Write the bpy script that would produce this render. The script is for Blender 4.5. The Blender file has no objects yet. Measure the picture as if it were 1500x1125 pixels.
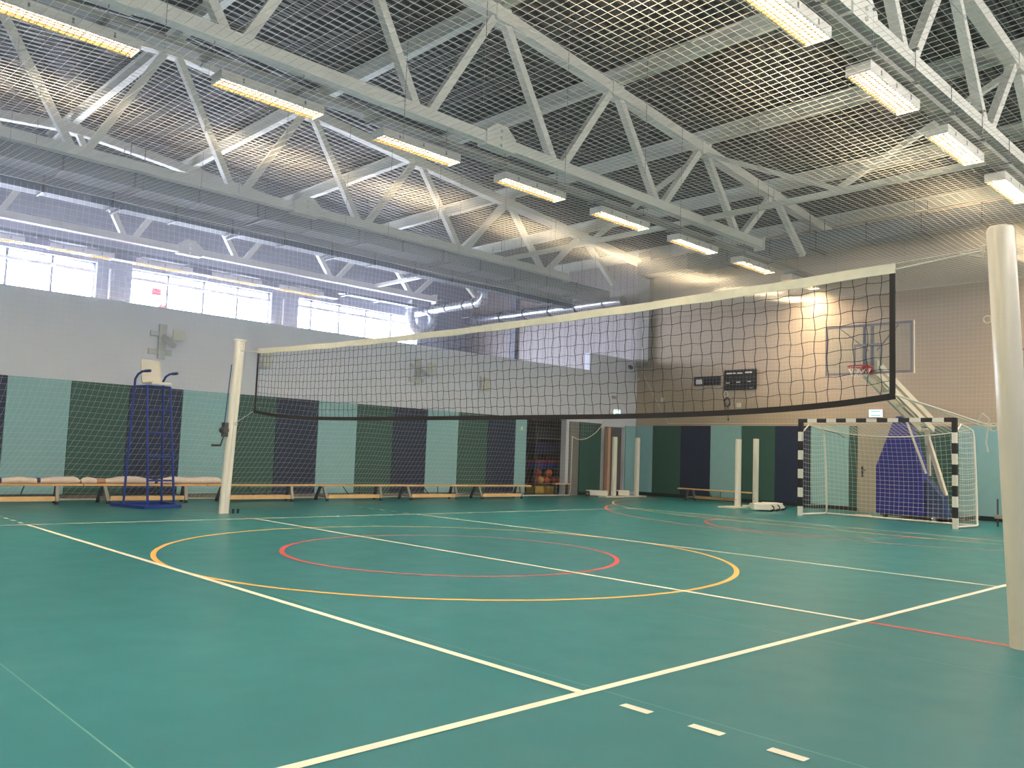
import bpy, math, random
from mathutils import Vector, Matrix
random.seed(7)
C = bpy.context.scene.collection
sc = bpy.context.scene
PI = math.pi

# ------------------------------------------------------------------ materials
def lin(c):
    return tuple(((v / 255) / 12.92 if v / 255 <= 0.04045 else ((v / 255 + 0.055) / 1.055) ** 2.4) for v in c)

def mat(name, rgb, rough=0.5, metal=0.0, var=0.06, scale=6.0, bump=0.0, bscale=60.0, coat=0.0, spec=0.5):
    m = bpy.data.materials.new(name); m.use_nodes = True
    nt = m.node_tree; b = nt.nodes['Principled BSDF']
    tc = nt.nodes.new('ShaderNodeTexCoord')
    nz = nt.nodes.new('ShaderNodeTexNoise'); nz.inputs['Scale'].default_value = scale; nz.inputs['Detail'].default_value = 4
    nt.links.new(tc.outputs['Object'], nz.inputs['Vector'])
    rp = nt.nodes.new('ShaderNodeValToRGB')
    a = lin(rgb)
    rp.color_ramp.elements[0].position = 0.3; rp.color_ramp.elements[1].position = 0.7
    rp.color_ramp.elements[0].color = (*[v * (1 - var) for v in a], 1)
    rp.color_ramp.elements[1].color = (*[min(1, v * (1 + var)) for v in a], 1)
    nt.links.new(nz.outputs['Fac'], rp.inputs['Fac'])
    nt.links.new(rp.outputs['Color'], b.inputs['Base Color'])
    b.inputs['Roughness'].default_value = rough
    b.inputs['Metallic'].default_value = metal
    b.inputs['Specular IOR Level'].default_value = spec
    if coat:
        b.inputs['Coat Weight'].default_value = coat; b.inputs['Coat Roughness'].default_value = 0.25
    if bump:
        n2 = nt.nodes.new('ShaderNodeTexNoise'); n2.inputs['Scale'].default_value = bscale
        nt.links.new(tc.outputs['Object'], n2.inputs['Vector'])
        bp = nt.nodes.new('ShaderNodeBump'); bp.inputs['Strength'].default_value = bump; bp.inputs['Distance'].default_value = 0.01
        nt.links.new(n2.outputs['Fac'], bp.inputs['Height']); nt.links.new(bp.outputs['Normal'], b.inputs['Normal'])
    return m

def emit(name, rgb, strength):
    m = bpy.data.materials.new(name); m.use_nodes = True
    nt = m.node_tree; nt.nodes.clear()
    o = nt.nodes.new('ShaderNodeOutputMaterial'); e = nt.nodes.new('ShaderNodeEmission')
    e.inputs['Color'].default_value = (*rgb, 1); e.inputs['Strength'].default_value = strength
    nt.links.new(e.outputs[0], o.inputs[0]); return m

def glass(name, tint=(0.92, 0.95, 0.96), mixf=0.9):
    m = bpy.data.materials.new(name); m.use_nodes = True
    nt = m.node_tree; nt.nodes.clear()
    o = nt.nodes.new('ShaderNodeOutputMaterial'); t = nt.nodes.new('ShaderNodeBsdfTransparent'); t.inputs[0].default_value = (*tint, 1)
    g = nt.nodes.new('ShaderNodeBsdfGlossy'); g.inputs['Roughness'].default_value = 0.05
    fr = nt.nodes.new('ShaderNodeValue'); fr.outputs[0].default_value = 0.05
    mx = nt.nodes.new('ShaderNodeMixShader')
    nt.links.new(fr.outputs[0], mx.inputs[0]); nt.links.new(t.outputs[0], mx.inputs[1]); nt.links.new(g.outputs[0], mx.inputs[2])
    nt.links.new(mx.outputs[0], o.inputs[0]); return m

def floor_mat():
    m = mat('floor_vinyl', (30, 116, 124), rough=0.36, var=0.05, scale=0.8, spec=0.5)
    nt = m.node_tree; b = nt.nodes['Principled BSDF']
    src = b.inputs['Base Color'].links[0].from_socket
    tc = nt.nodes.new('ShaderNodeTexCoord'); sx = nt.nodes.new('ShaderNodeSeparateXYZ')
    nt.links.new(tc.outputs['Object'], sx.inputs[0])
    def mth(op, a, v):
        n = nt.nodes.new('ShaderNodeMath'); n.operation = op
        nt.links.new(a, n.inputs[0]); n.inputs[1].default_value = v; return n.outputs[0]
    q = mth('ADD', sx.outputs['X'], 20.78); q = mth('DIVIDE', q, 1.99); q = mth('FRACT', q, 0); q = mth('LESS_THAN', q, 0.0035)
    n = nt.nodes.new('ShaderNodeTexNoise'); n.inputs['Scale'].default_value = 1.3
    nt.links.new(tc.outputs['Object'], n.inputs['Vector'])
    w = nt.nodes.new('ShaderNodeMath'); w.operation = 'MULTIPLY'
    nt.links.new(q, w.inputs[0]); nt.links.new(n.outputs['Fac'], w.inputs[1])
    mx = nt.nodes.new('ShaderNodeMix'); mx.data_type = 'RGBA'
    nt.links.new(w.outputs[0], mx.inputs['Factor']); nt.links.new(src, mx.inputs[6]); mx.inputs[7].default_value = (*lin((130, 185, 175)), 1)
    nt.links.new(mx.outputs[2], b.inputs['Base Color'])
    # scuffs change the gloss a little
    n3 = nt.nodes.new('ShaderNodeTexNoise'); n3.inputs['Scale'].default_value = 3.0; n3.inputs['Detail'].default_value = 6
    nt.links.new(tc.outputs['Object'], n3.inputs['Vector'])
    mr = nt.nodes.new('ShaderNodeMapRange'); mr.inputs['To Min'].default_value = 0.27; mr.inputs['To Max'].default_value = 0.42
    nt.links.new(n3.outputs['Fac'], mr.inputs['Value']); nt.links.new(mr.outputs[0], b.inputs['Roughness'])
    return m

def bands_mat(name, c0, c1, axis='X', period=0.25, rough=0.5):
    """Two-colour sheet with thin vertical seams."""
    m = mat(name, c0, rough=rough, var=0.03, scale=2)
    nt = m.node_tree; b = nt.nodes['Principled BSDF']; src = b.inputs['Base Color'].links[0].from_socket
    tc = nt.nodes.new('ShaderNodeTexCoord'); sx = nt.nodes.new('ShaderNodeSeparateXYZ'); nt.links.new(tc.outputs['Object'], sx.inputs[0])
    d = nt.nodes.new('ShaderNodeMath'); d.operation = 'DIVIDE'; d.inputs[1].default_value = period; nt.links.new(sx.outputs[axis], d.inputs[0])
    f = nt.nodes.new('ShaderNodeMath'); f.operation = 'FRACT'; nt.links.new(d.outputs[0], f.inputs[0])
    l = nt.nodes.new('ShaderNodeMath'); l.operation = 'LESS_THAN'; l.inputs[1].default_value = 0.12; nt.links.new(f.outputs[0], l.inputs[0])
    mx = nt.nodes.new('ShaderNodeMix'); mx.data_type = 'RGBA'
    nt.links.new(l.outputs[0], mx.inputs['Factor']); nt.links.new(src, mx.inputs[6]); mx.inputs[7].default_value = (*lin(c1), 1)
    nt.links.new(mx.outputs[2], b.inputs['Base Color']); return m

M = dict(
    floor=floor_mat(),
    wline=mat('white_line_paint', (238, 232, 215), 0.45, var=0.03), yline=mat('yellow_line_paint', (238, 178, 92), 0.45, var=0.03),
    rline=mat('red_line_paint', (205, 70, 72), 0.45, var=0.04), rfaint=mat('worn_red_line_paint', (128, 96, 92), 0.45, var=0.1),
    wall=mat('painted_wall', (220, 221, 232), 0.75, var=0.025, scale=1.5, bump=0.05),
    wallend=mat('painted_end_wall', (187, 167, 146), 0.75, var=0.025, scale=1.5, bump=0.05),
    sheet=bands_mat('profiled_sheet', (150, 141, 138), (112, 104, 103), 'Y', 0.26),
    sheetwhite=mat('white_upper_wall', (205, 203, 200), 0.7, var=0.03),
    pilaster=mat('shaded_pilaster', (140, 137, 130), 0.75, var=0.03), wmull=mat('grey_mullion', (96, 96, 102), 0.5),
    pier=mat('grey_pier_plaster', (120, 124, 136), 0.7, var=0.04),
    padl=mat('light_teal_pad', (144, 190, 196), 0.6, var=0.03, bump=0.05), padg=mat('dark_green_pad', (46, 90, 82), 0.6, var=0.04, bump=0.05),
    padn=mat('navy_pad', (17, 38, 70), 0.6, var=0.05, bump=0.05),
    skirt=mat('grey_skirting', (140, 132, 122), 0.6), dark=mat('dark_plinth', (26, 32, 32), 0.6), black=mat('black_plastic', (22, 22, 24), 0.45),
    steel=mat('white_painted_steel', (204, 204, 196), 0.45, var=0.04, scale=3), purlin=mat('primed_steel', (184, 187, 178), 0.5, var=0.05, scale=3),
    deck=mat('galvanised_deck', (66, 72, 68), 0.5, metal=0.2, var=0.08, scale=4),
    duct=mat('galvanised_duct', (104, 113, 118), 0.6, var=0.06, scale=3, spec=0.25), ductdk=mat('duct_flange', (70, 76, 80), 0.45, metal=0.5),
    spiral=mat('bright_spiral_duct', (190, 194, 200), 0.22, metal=0.85, var=0.04), rod=mat('zinc_rod', (120, 122, 122), 0.4, metal=0.6),
    tray=mat('perforated_tray', (140, 142, 138), 0.45, metal=0.3, var=0.25, scale=70),
    lamph=mat('white_lamp_housing', (200, 198, 192), 0.45, var=0.02),
    louvre=mat('satin_louvre', (54, 44, 24), 0.85, var=0.02, spec=0.03),
    netw=mat('white_net_cord', (226, 222, 212), 0.7, var=0.02), netk=mat('black_net_cord', (28, 26, 28), 0.7, var=0.02),
    tape=mat('cream_net_tape', (232, 226, 206), 0.6, var=0.05, scale=14), tapek=mat('black_net_tape', (32, 26, 26), 0.65, var=0.05),
    rope=mat('white_rope', (224, 218, 204), 0.7, var=0.06, scale=40),
    post=mat('grey_white_post', (228, 217, 196), 0.28, var=0.02, scale=2), postw=mat('white_post', (228, 222, 212), 0.35, var=0.02),
    blue=mat('blue_enamel', (26, 56, 140), 0.35, var=0.05), seatw=mat('white_plastic_seat', (226, 220, 206), 0.45, var=0.02),
    wood=mat('pine_wood', (226, 184, 128), 0.5, var=0.12, scale=5), woodend=mat('knotty_pine', (176, 128, 88), 0.5, var=0.2, scale=9),
    pinkwood=mat('pinkish_board', (206, 164, 140), 0.55, var=0.06), legs=mat('grey_bench_leg', (150, 146, 140), 0.45, metal=0.2), legdk=mat('dark_bench_strut', (64, 68, 70), 0.5),
    roll=mat('white_rolled_net', (232, 216, 206), 0.85, var=0.06, scale=18, bump=0.4, bscale=90), tieb=mat('blue_tie', (36, 56, 104), 0.6), tiebr=mat('brown_tape', (190, 146, 116), 0.5),
    white=mat('white_paint', (232, 228, 218), 0.4, var=0.02), goalk=mat('black_band_paint', (28, 28, 30), 0.4, var=0.03),
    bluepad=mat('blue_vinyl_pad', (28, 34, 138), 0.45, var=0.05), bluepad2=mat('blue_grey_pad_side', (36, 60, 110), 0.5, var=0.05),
    hoopw=mat('cream_steel', (222, 214, 196), 0.4, var=0.02), boardline=mat('board_frame_grey', (126, 123, 132), 0.45), rim=mat('red_rim', (178, 40, 44), 0.4),
    pane=glass('board_glass'), boardnet=mat('hoop_net_cord', (230, 226, 218), 0.7),
    screen=mat('scoreboard_black', (16, 16, 18), 0.7, var=0.1, spec=0.1), screen2=mat('scoreboard_frame', (32, 32, 34), 0.7, spec=0.1), pale=mat('pale_label', (214, 214, 214), 0.5),
    bracket=mat('pale_grey_bracket', (190, 194, 194), 0.45), plywood=mat('pale_board', (206, 204, 196), 0.5),
    doorg=mat('grey_door', (128, 126, 124), 0.5, var=0.03), doordk=mat('dark_grey_door', (98, 96, 95), 0.5, var=0.03), doorb=mat('beige_door', (176, 168, 152), 0.5, var=0.03),
    store=mat('unlit_storage_wall', (30, 34, 40), 0.8), chrome=mat('chrome_wheel_cap', (210, 206, 200), 0.2, metal=0.8), rubber=mat('black_rubber', (24, 23, 22), 0.6),
    matn=mat('navy_mat', (24, 30, 78), 0.55), redb=mat('red_box', (140, 34, 40), 0.5), blueb=mat('blue_box', (28, 46, 150), 0.5), yellowb=mat('yellow_box', (206, 164, 60), 0.5),
    orangeball=mat('orange_ball', (208, 96, 54), 0.5, var=0.1, scale=40), redball=mat('dark_red_ball', (150, 50, 44), 0.5, var=0.1, scale=40), yellowball=mat('yellow_ball', (222, 170, 84), 0.5, var=0.1, scale=40),
    wframe=mat('white_window_frame', (208, 206, 212), 0.45, var=0.02), sticker=mat('red_sticker', (226, 80, 90), 0.5),
    lamp=emit('lamp_glow', (1.0, 0.80, 0.52), 56.0), day=emit('overcast_daylight', (0.74, 0.80, 1.0), 22.0), day2=emit('overcast_daylight_back', (1.0, 0.95, 0.89), 7.6),
    exitg=emit('exit_sign_glow', (0.80, 0.98, 1.0), 1.1), exitline=emit('exit_sign_green', (0.10, 0.62, 0.50), 0.55),
)

# ------------------------------------------------------------------ mesh building
class MB:
    def __init__(s): s.v = []; s.f = []; s.sm = []
    def add(s, vs, fs, smooth=False):
        o = len(s.v); s.v += [tuple(p) for p in vs]
        s.f += [tuple(i + o for i in f) for f in fs]; s.sm += [smooth] * len(fs); return s
    def box(s, x0, x1, y0, y1, z0, z1):
        v = [(x0, y0, z0), (x1, y0, z0), (x1, y1, z0), (x0, y1, z0), (x0, y0, z1), (x1, y0, z1), (x1, y1, z1), (x0, y1, z1)]
        return s.add(v, [(3, 2, 1, 0), (4, 5, 6, 7), (0, 1, 5, 4), (1, 2, 6, 5), (2, 3, 7, 6), (3, 0, 4, 7)])
    def bar(s, p0, p1, w, h, up=(0, 0, 1)):
        p0 = Vector(p0); p1 = Vector(p1); d = (p1 - p0).normalized(); up = Vector(up)
        if abs(d.dot(up)) > 0.98: up = Vector((1, 0, 0))
        a = d.cross(up).normalized() * w / 2; b = a.cross(d).normalized() * h / 2
        v = [p + i * a + j * b for p in (p0, p1) for i, j in ((-1, -1), (1, -1), (1, 1), (-1, 1))]
        return s.add(v, [(0, 1, 2, 3), (7, 6, 5, 4), (0, 4, 5, 1), (1, 5, 6, 2), (2, 6, 7, 3), (3, 7, 4, 0)])
    def tube(s, pts, r, n=8, cap=True, ry=None):
        pts = [Vector(p) for p in pts]; m = len(pts)
        rr = r if isinstance(r, (list, tuple)) else [r] * m
        t0 = (pts[1] - pts[0]).normalized()
        ref = Vector((0, 0, 1)) if abs(t0.z) < 0.9 else Vector((1, 0, 0))
        nrm = (ref - ref.dot(t0) * t0).normalized(); vs = []
        for i in range(m):
            t = (pts[min(i + 1, m - 1)] - pts[max(i - 1, 0)]).normalized()
            nrm = (nrm - nrm.dot(t) * t).normalized(); bn = t.cross(nrm)
            for k in range(n):
                a = 2 * PI * k / n + (PI / 4 if n == 4 else 0)
                vs.append(pts[i] + nrm * math.cos(a) * rr[i] + bn * math.sin(a) * (ry[i] if ry else rr[i]))
        fs = [(i * n + k, i * n + (k + 1) % n, (i + 1) * n + (k + 1) % n, (i + 1) * n + k) for i in range(m - 1) for k in range(n)]
        s.add(vs, fs, n > 4)
        if cap:
            o = len(s.v) - len(vs)
            s.f += [tuple(o + k for k in reversed(range(n))), tuple(o + (m - 1) * n + k for k in range(n))]; s.sm += [False, False]
        return s
    def prism(s, poly, axis, a0, a1):
        """poly: 2-D outline in the two axes other than `axis`."""
        def P(u, v, a): return (a, u, v) if axis == 0 else ((u, a, v) if axis == 1 else (u, v, a))
        n = len(poly); vs = [P(u, v, a0) for u, v in poly] + [P(u, v, a1) for u, v in poly]
        fs = [tuple(range(n)), tuple(range(2 * n - 1, n - 1, -1))] + [(i, i + n, (i + 1) % n + n, (i + 1) % n) for i in range(n)]
        return s.add(vs, fs)
    def sphere(s, c, r, n=16, m=10, sc3=(1, 1, 1)):
        vs = [(c[0], c[1], c[2] + r * sc3[2])]
        for i in range(1, m):
            for k in range(n):
                a = PI * i / m; b = 2 * PI * k / n
                vs.append((c[0] + r * sc3[0] * math.sin(a) * math.cos(b), c[1] + r * sc3[1] * math.sin(a) * math.sin(b), c[2] + r * sc3[2] * math.cos(a)))
        vs.append((c[0], c[1], c[2] - r * sc3[2])); L = len(vs) - 1
        fs = [(0, 1 + k, 1 + (k + 1) % n) for k in range(n)]
        for i in range(m - 2):
            for k in range(n):
                a = 1 + i * n; fs.append((a + k, a + n + k, a + n + (k + 1) % n, a + (k + 1) % n))
        a = 1 + (m - 2) * n; fs += [(a + k, L, a + (k + 1) % n) for k in range(n)]
        return s.add(vs, fs, True)
    def ring(s, cx, cy, r, w, z, a0=0, a1=2 * PI, n=128):
        vs = []
        for i in range(n + 1):
            a = a0 + (a1 - a0) * i / n
            for q in (r - w / 2, r + w / 2): vs.append((cx + q * math.cos(a), cy + q * math.sin(a), z))
        return s.add(vs, [(2 * i, 2 * i + 1, 2 * i + 3, 2 * i + 2) for i in range(n)])
    def rect(s, x0, x1, y0, y1, z):
        return s.add([(x0, y0, z), (x1, y0, z), (x1, y1, z), (x0, y1, z)], [(0, 1, 2, 3)])
    def build(s, name, m, parent=None, bevel=0.0):
        me = bpy.data.meshes.new(name); me.from_pydata(s.v, [], s.f)
        me.polygons.foreach_set('use_smooth', s.sm)
        me.materials.append(M[m] if isinstance(m, str) else m)
        if any(s.sm): me.set_sharp_from_angle(angle=math.radians(50))
        me.update()
        o = bpy.data.objects.new(name, me); C.objects.link(o)
        if parent is not None:
            o.parent = parent
            o.matrix_parent_inverse = Matrix.Translation(-Vector(parent.location)) if not any(parent.rotation_euler) else Matrix()
        if bevel:
            b = o.modifiers.new('bevel', 'BEVEL'); b.width = bevel; b.segments = 2; b.limit_method = 'ANGLE'
        return o

def tag(o, label, cat, group=None, kind=None):
    o['label'] = label; o['category'] = cat
    if group: o['group'] = group
    if kind: o['kind'] = kind
    return o
def thing(name, label, cat, loc=(0, 0, 0), group=None, rotz=0.0):
    o = bpy.data.objects.new(name, None); C.objects.link(o); o.empty_display_size = 0.1
    o.location = loc; o.rotation_euler = (0, 0, rotz)
    return tag(o, label, cat, group)
def struct(o): o['kind'] = 'structure'; return o
def dup(root, dloc, label, group=None):
    """Copy a thing with its parts and sub-parts, moved by dloc."""
    r = root.copy(); C.objects.link(r); r.location = Vector(root.location) + Vector(dloc); r['label'] = label
    if group: r['group'] = group
    for ch in list(root.children):
        c = ch.copy(); C.objects.link(c); c.parent = r; c.matrix_parent_inverse = ch.matrix_parent_inverse.copy()
        for g in list(ch.children):
            d = g.copy(); C.objects.link(d); d.parent = c; d.matrix_parent_inverse = g.matrix_parent_inverse.copy()
    return r
ORD = ['first', 'second', 'third', 'fourth', 'fifth', 'sixth', 'seventh', 'eighth', 'ninth', 'tenth', 'eleventh', 'twelfth', 'thirteenth', 'fourteenth', 'fifteenth']

XL, XR, YB, YP, YW = -15.0, 14.9, -5.0, 13.55, 21.5      # end walls, back wall, partition, window wall
def ztop(x): return 8.58 - 0.095 * abs(x)                  # top chord centre line

# ------------------------------------------------------------------ setting
fl = MB(); fl.box(XL, XR + .2, YB, YP + 2.0, -0.12, 0.0)
floor = struct(fl.build('floor', 'floor'))
def line(col, z, name, fn, lab=None):
    mb = MB(); fn(mb); o = mb.build(name, col, floor)
    if lab: o['label'] = lab
    return o
Z1, Z2, Z3 = 0.0010, 0.0016, 0.0022
line('wline', Z3, 'court_line', lambda b: b.rect(-9, 9, 0, .05, Z3), 'white near sideline')
line('wline', Z3, 'court_line', lambda b: b.rect(-9, 9, 8.95, 9, Z3), 'white far sideline')
line('wline', Z3, 'court_line', lambda b: b.rect(8.95, 9, .05, 8.95, Z3), 'white end line')
line('wline', Z3, 'court_line', lambda b: b.rect(-3, -2.95, .05, 8.95, Z3), 'white attack line nearest the camera')
line('wline', Z3, 'court_line', lambda b: b.rect(2.95, 3, .05, 8.95, Z3), 'white attack line beyond the net')
line('wline', Z3, 'court_line', lambda b: b.rect(-.025, .025, .05, 8.95, Z3), 'white centre line under the net')
for x0 in (-3, 2.95):
    for k in range(5):
        line('wline', Z3, 'line_dash', lambda b: b.rect(x0, x0 + .05, -.35 - .35 * k, -.2 - .35 * k, Z3))
        line('wline', Z3, 'line_dash', lambda b: b.rect(x0, x0 + .05, 9.2 + .35 * k, 9.35 + .35 * k, Z3))
line('yline', Z2, 'court_circle', lambda b: b.ring(0, 4.5, 2.975, .05, Z2), 'yellow centre circle')
line('rline', Z1, 'court_circle', lambda b: b.ring(0, 4.5, 1.775, .05, Z1), 'red centre circle')
line('rline', Z1, 'court_line', lambda b: b.rect(-.025, .025, -4.9, 0, Z1), 'red centre line beside the near post')
line('rfaint', Z1, 'court_line', lambda b: b.rect(-.025, .025, 9, 12.0, Z1), 'worn red centre line by the far post')
def arc6(b):
    b.ring(14.1, 6.0, 6, .05, Z2, PI / 2, PI, 60); b.rect(8.075, 8.125, 3, 6, Z2); b.ring(14.1, 3.0, 6, .05, Z2, PI, 1.5 * PI, 60)
line('yline', Z2, 'court_arc', arc6, 'yellow six metre goal area line')
line('rline', Z1, 'court_arc', lambda b: b.ring(12.4, 4.5, 6.25, .05, Z1, PI * .5, PI * 1.5, 100), 'red three point arc')
line('rline', Z1, 'court_arc', lambda b: b.ring(8.2, 4.5, 1.8, .05, Z1, PI * .5, PI * 1.5, 60), 'red free throw half circle')
def key(b):
    b.rect(8.2, 8.25, 2.05, 6.95, Z1); b.rect(8.2, 14, 6.9, 6.95, Z1); b.rect(8.2, 14, 2.05, 2.1, Z1)
line('rfaint', Z1, 'court_line', key, 'worn red key rectangle')

w = MB()
for x0, x1, z0, z1 in ((XL, 10.1, 0, 3.62), (10.1, 11.72, 2.12, 3.62), (11.72, 12.65, 0, 3.62), (12.65, 13.4, 0, 4.13), (13.4, 14.34, 2.02, 4.13), (14.34, XR + .1, 0, 4.13)):
    w.box(x0, x1, YP, YP + .2, z0, z1)
w.box(13.4, 14.34, YP + .14, YP + .2, 0, 2.02)
struct(w.build('wall_left', 'wall'))
w = MB(); w.box(XR, XR + .2, YB, YP, 0, 7.7); struct(w.build('wall_right', 'wallend'))
w = MB(); w.box(XR + .02, XR + .2, YP, YW, 3.0, 7.7); struct(w.build('wall_right_gallery', 'sheet'))
BWIN = [(-14.2, -5.2), (-4.6, 4.6), (5.2, 14.2)]; BZ0, BZ1 = 5.75, 7.35
w = MB(); w.box(XL, XR, YB - .2, YB, 0, BZ0); w.box(XL, XR, YB - .2, YB, BZ1, 9.2)
for a, b in ((XL, -14.2), (-5.2, -4.6), (4.6, 5.2), (14.2, XR)): w.box(a, b, YB - .2, YB, BZ0, BZ1)
struct(w.build('wall_back', 'wall'))
for n, (a, b) in enumerate(BWIN):
    f = MB(); f.box(a, b, YB - .12, YB - .04, BZ0, BZ0 + .06); f.box(a, b, YB - .12, YB - .04, BZ1 - .06, BZ1)
    k = 0
    while a + 1.15 * k <= b: f.box(a + 1.15 * k - .025, a + 1.15 * k + .025, YB - .12, YB - .04, BZ0 + .06, BZ1 - .06); k += 1
    fo = struct(f.build('window_%d' % (n + 4), 'wframe'))
    p = MB(); p.box(a, b, YB - .17, YB - .15, BZ0, BZ1); p.build('window_pane', 'day2', fo)
w = MB(); w.box(XL - .2, XL, YB, YW, 0, 7.7); struct(w.build('wall_near_end', 'wall'))
w = MB(); w.box(XL, XR, YP + .2, YW, 2.9, 3.1); struct(w.build('floor_gallery', 'skirt'))
# storage recess behind the partition; its unlit gloom is put into the wall colour
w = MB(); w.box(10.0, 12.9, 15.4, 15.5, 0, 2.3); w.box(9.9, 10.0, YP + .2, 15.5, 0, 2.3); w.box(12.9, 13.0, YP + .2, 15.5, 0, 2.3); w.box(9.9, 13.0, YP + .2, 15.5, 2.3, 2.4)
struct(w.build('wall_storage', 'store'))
# window wall with openings
WINS = [(-5.6, 1.46), (2.38, 6.62), (7.56, 12.35)]
ZS, ZH = 4.25, 5.84
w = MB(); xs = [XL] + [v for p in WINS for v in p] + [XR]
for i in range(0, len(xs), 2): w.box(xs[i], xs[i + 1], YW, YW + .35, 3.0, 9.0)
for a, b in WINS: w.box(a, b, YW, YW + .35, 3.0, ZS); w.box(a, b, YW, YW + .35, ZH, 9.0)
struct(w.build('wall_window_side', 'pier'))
for n, (a, b) in enumerate(WINS):
    f = MB()
    f.box(a, b, YW + .16, YW + .24, ZS, ZS + .06); f.box(a, b, YW + .16, YW + .24, ZH - .05, ZH); f.box(a, b, YW + .1, YW + .24, 5.55, 5.64)
    f.box(a, a + .06, YW + .16, YW + .24, ZS, ZH); f.box(b - .06, b, YW + .16, YW + .24, ZS, ZH)
    k = 1
    fo = struct(f.build('window_%d' % (n + 1), 'wframe'))
    while b - 1.06 * k > a + .3:
        q = MB(); q.box(b - 1.06 * k - .03, b - 1.06 * k + .03, YW + .15, YW + .25, ZS, ZH); q.build('mullion', 'wmull', fo); k += 1
    p = MB(); p.box(a, b, YW + .26, YW + .28, ZS, ZH); p.build('window_pane', 'day', fo)['label'] = 'blank bright daylight pane'
    if n == 1:
        s = MB(); s.box(3.0, 3.26, YW + .15, YW + .158, 5.22, 5.42); s.build('window_sticker', 'sticker', fo)['label'] = 'upper red sticker'
        s = MB(); s.box(3.22, 3.42, YW + .15, YW + .158, 4.83, 4.97); s.build('window_sticker', 'sticker', fo)['label'] = 'lower red sticker'
# pilaster in the corner above the pads
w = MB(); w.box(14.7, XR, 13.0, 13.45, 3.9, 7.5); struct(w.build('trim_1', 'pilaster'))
w = MB(); w.box(XR - .12, XR + .02, 18.95, 19.25, 3.1, 7.4); struct(w.build('trim_2', 'pier'))
w = MB(); w.box(XL, 10.1, YP - .02, YP, 0, .09); struct(w.build('baseboard_left', 'skirt'))
w = MB(); w.box(12.27, 13.2, YP - .02, YP, 0, .09); w.box(XR - .03, XR, YB, 5.38, 0, .10); w.box(XR - .03, XR, 6.62, 13.5, 0, .10); struct(w.build('baseboard_right', 'dark'))
# doors
w = MB(); w.box(11.84, 12.22, YP - .05, YP, 0, 2.08); struct(w.build('door_1', 'doorg', bevel=.004))
w = MB(); w.box(13.43, 13.98, YP + .09, YP + .14, .01, 1.98); w.box(13.995, 14.31, YP + .09, YP + .14, .01, 1.98); d2 = struct(w.build('door_2', 'doordk'))
w = MB(); w.tube([(13.94, YP + .09, 1.0), (13.94, YP + .04, 1.0), (13.84, YP + .04, 1.0)], .012); w.build('door_handle', 'black', d2)
w = MB(); w.box(XR - .045, XR, 5.4, 6.6, .01, 2.1); d3 = struct(w.build('door_3', 'doorb', bevel=.004))
w = MB(); w.tube([(XR - .04, 6.48, 1.02), (XR - .1, 6.48, 1.02), (XR - .1, 6.37, 1.02)], .012); w.box(XR - .055, XR - .04, 6.455, 6.505, .85, 1.12); w.build('door_handle', 'black', d3)

# profiled roof deck, two slopes
def zdeck(x): return ztop(x) + 0.10 + 0.30
d = MB(); P = 0.2
prof = []
y = YB - .2
while y < YW + .4:
    prof += [(y, 0), (y + .07, 0), (y + .10, .075), (y + .17, .075)]; y += P
for xa, xb in ((XL - .2, 0), (0, XR + .2)):
    vs = [(xx, yy, zdeck(xx) + zz) for xx in (xa, xb) for yy, zz in prof]; n = len(prof)
    d.add(vs, [(i, i + 1, i + 1 + n, i + n) for i in range(n - 1)])
struct(d.build('ceiling', 'deck'))

# ------------------------------------------------------------------ wall pads
PADC = {'l': ('padl', 'light teal'), 'g': ('padg', 'dark green'), 'n': ('padn', 'navy')}
def pad(x0, x1, y0, y1, c, label, group, z0=.09, z1=2.085):
    b = MB(); b.box(x0, x1, y0, y1, z0, z1)
    return tag(b.build('wall_pad', PADC[c][0], bevel=.008), label, 'wall pad', group)
x = 9.67; seq = 'nglnglnglngl'; i = 0
cols = 'ngl'
cnt = {'n': 0, 'g': 0, 'l': 0}
pad(9.67, 10.09, YP - .05, YP, 'l', 'narrow light teal wall pad at the edge of the dark storage opening', 'pads on the long wall')
for k in range(16):
    c = cols[k % 3]; x1 = 9.67 - .996 * k
    lab = '%s wall pad on the long wall, %s %s one left of the storage opening' % (PADC[c][1], ORD[cnt[c]] if c != 'l' else ORD[cnt[c] + 1], PADC[c][1].split()[-1])
    cnt[c] += 1
    pad(x1 - .992, x1, YP - .05, YP, c, lab, 'pads on the long wall')
pad(12.27, 13.2, YP - .05, YP, 'g', 'dark green wall pad between the grey door and the pinkish board', 'pads on the long wall')
pad(14.36, 14.84, YP - .05, YP, 'l', 'light teal wall pad squeezed between grey double door and corner', 'pads on the long wall')
RP = [(12.87, 13.48, 'l', 'light teal wall pad on the end wall filling the corner'),
      (11.86, 12.865, 'g', 'dark green wall pad on the end wall, nearest the corner'),
      (10.85, 11.855, 'n', 'navy wall pad behind the lone bench on the end wall'),
      (9.85, 10.845, 'l', 'light teal wall pad behind the middle of the end wall bench'),
      (8.84, 9.845, 'g', 'dark green wall pad behind the two slim posts near the goal'),
      (7.83, 8.835, 'n', 'navy wall pad on the end wall just left of the goal'),
      (6.82, 7.825, 'l', 'light teal wall pad behind the left side of the goal'),
      (6.62, 6.815, 'g', 'narrow dark green strip of wall pad left of the beige door'),
      (4.27, 5.38, 'g', 'dark green wall pad behind the blue hoop base'),
      (3.25, 4.265, 'l', 'light teal wall pad between goal and near net post'),
      (2.24, 3.245, 'g', 'dark green wall pad hidden behind the near net post'),
      (1.23, 2.235, 'n', 'navy wall pad beyond the near net post'),
      (0.22, 1.225, 'l', 'light teal wall pad right of the frame on the end wall')]
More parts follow.
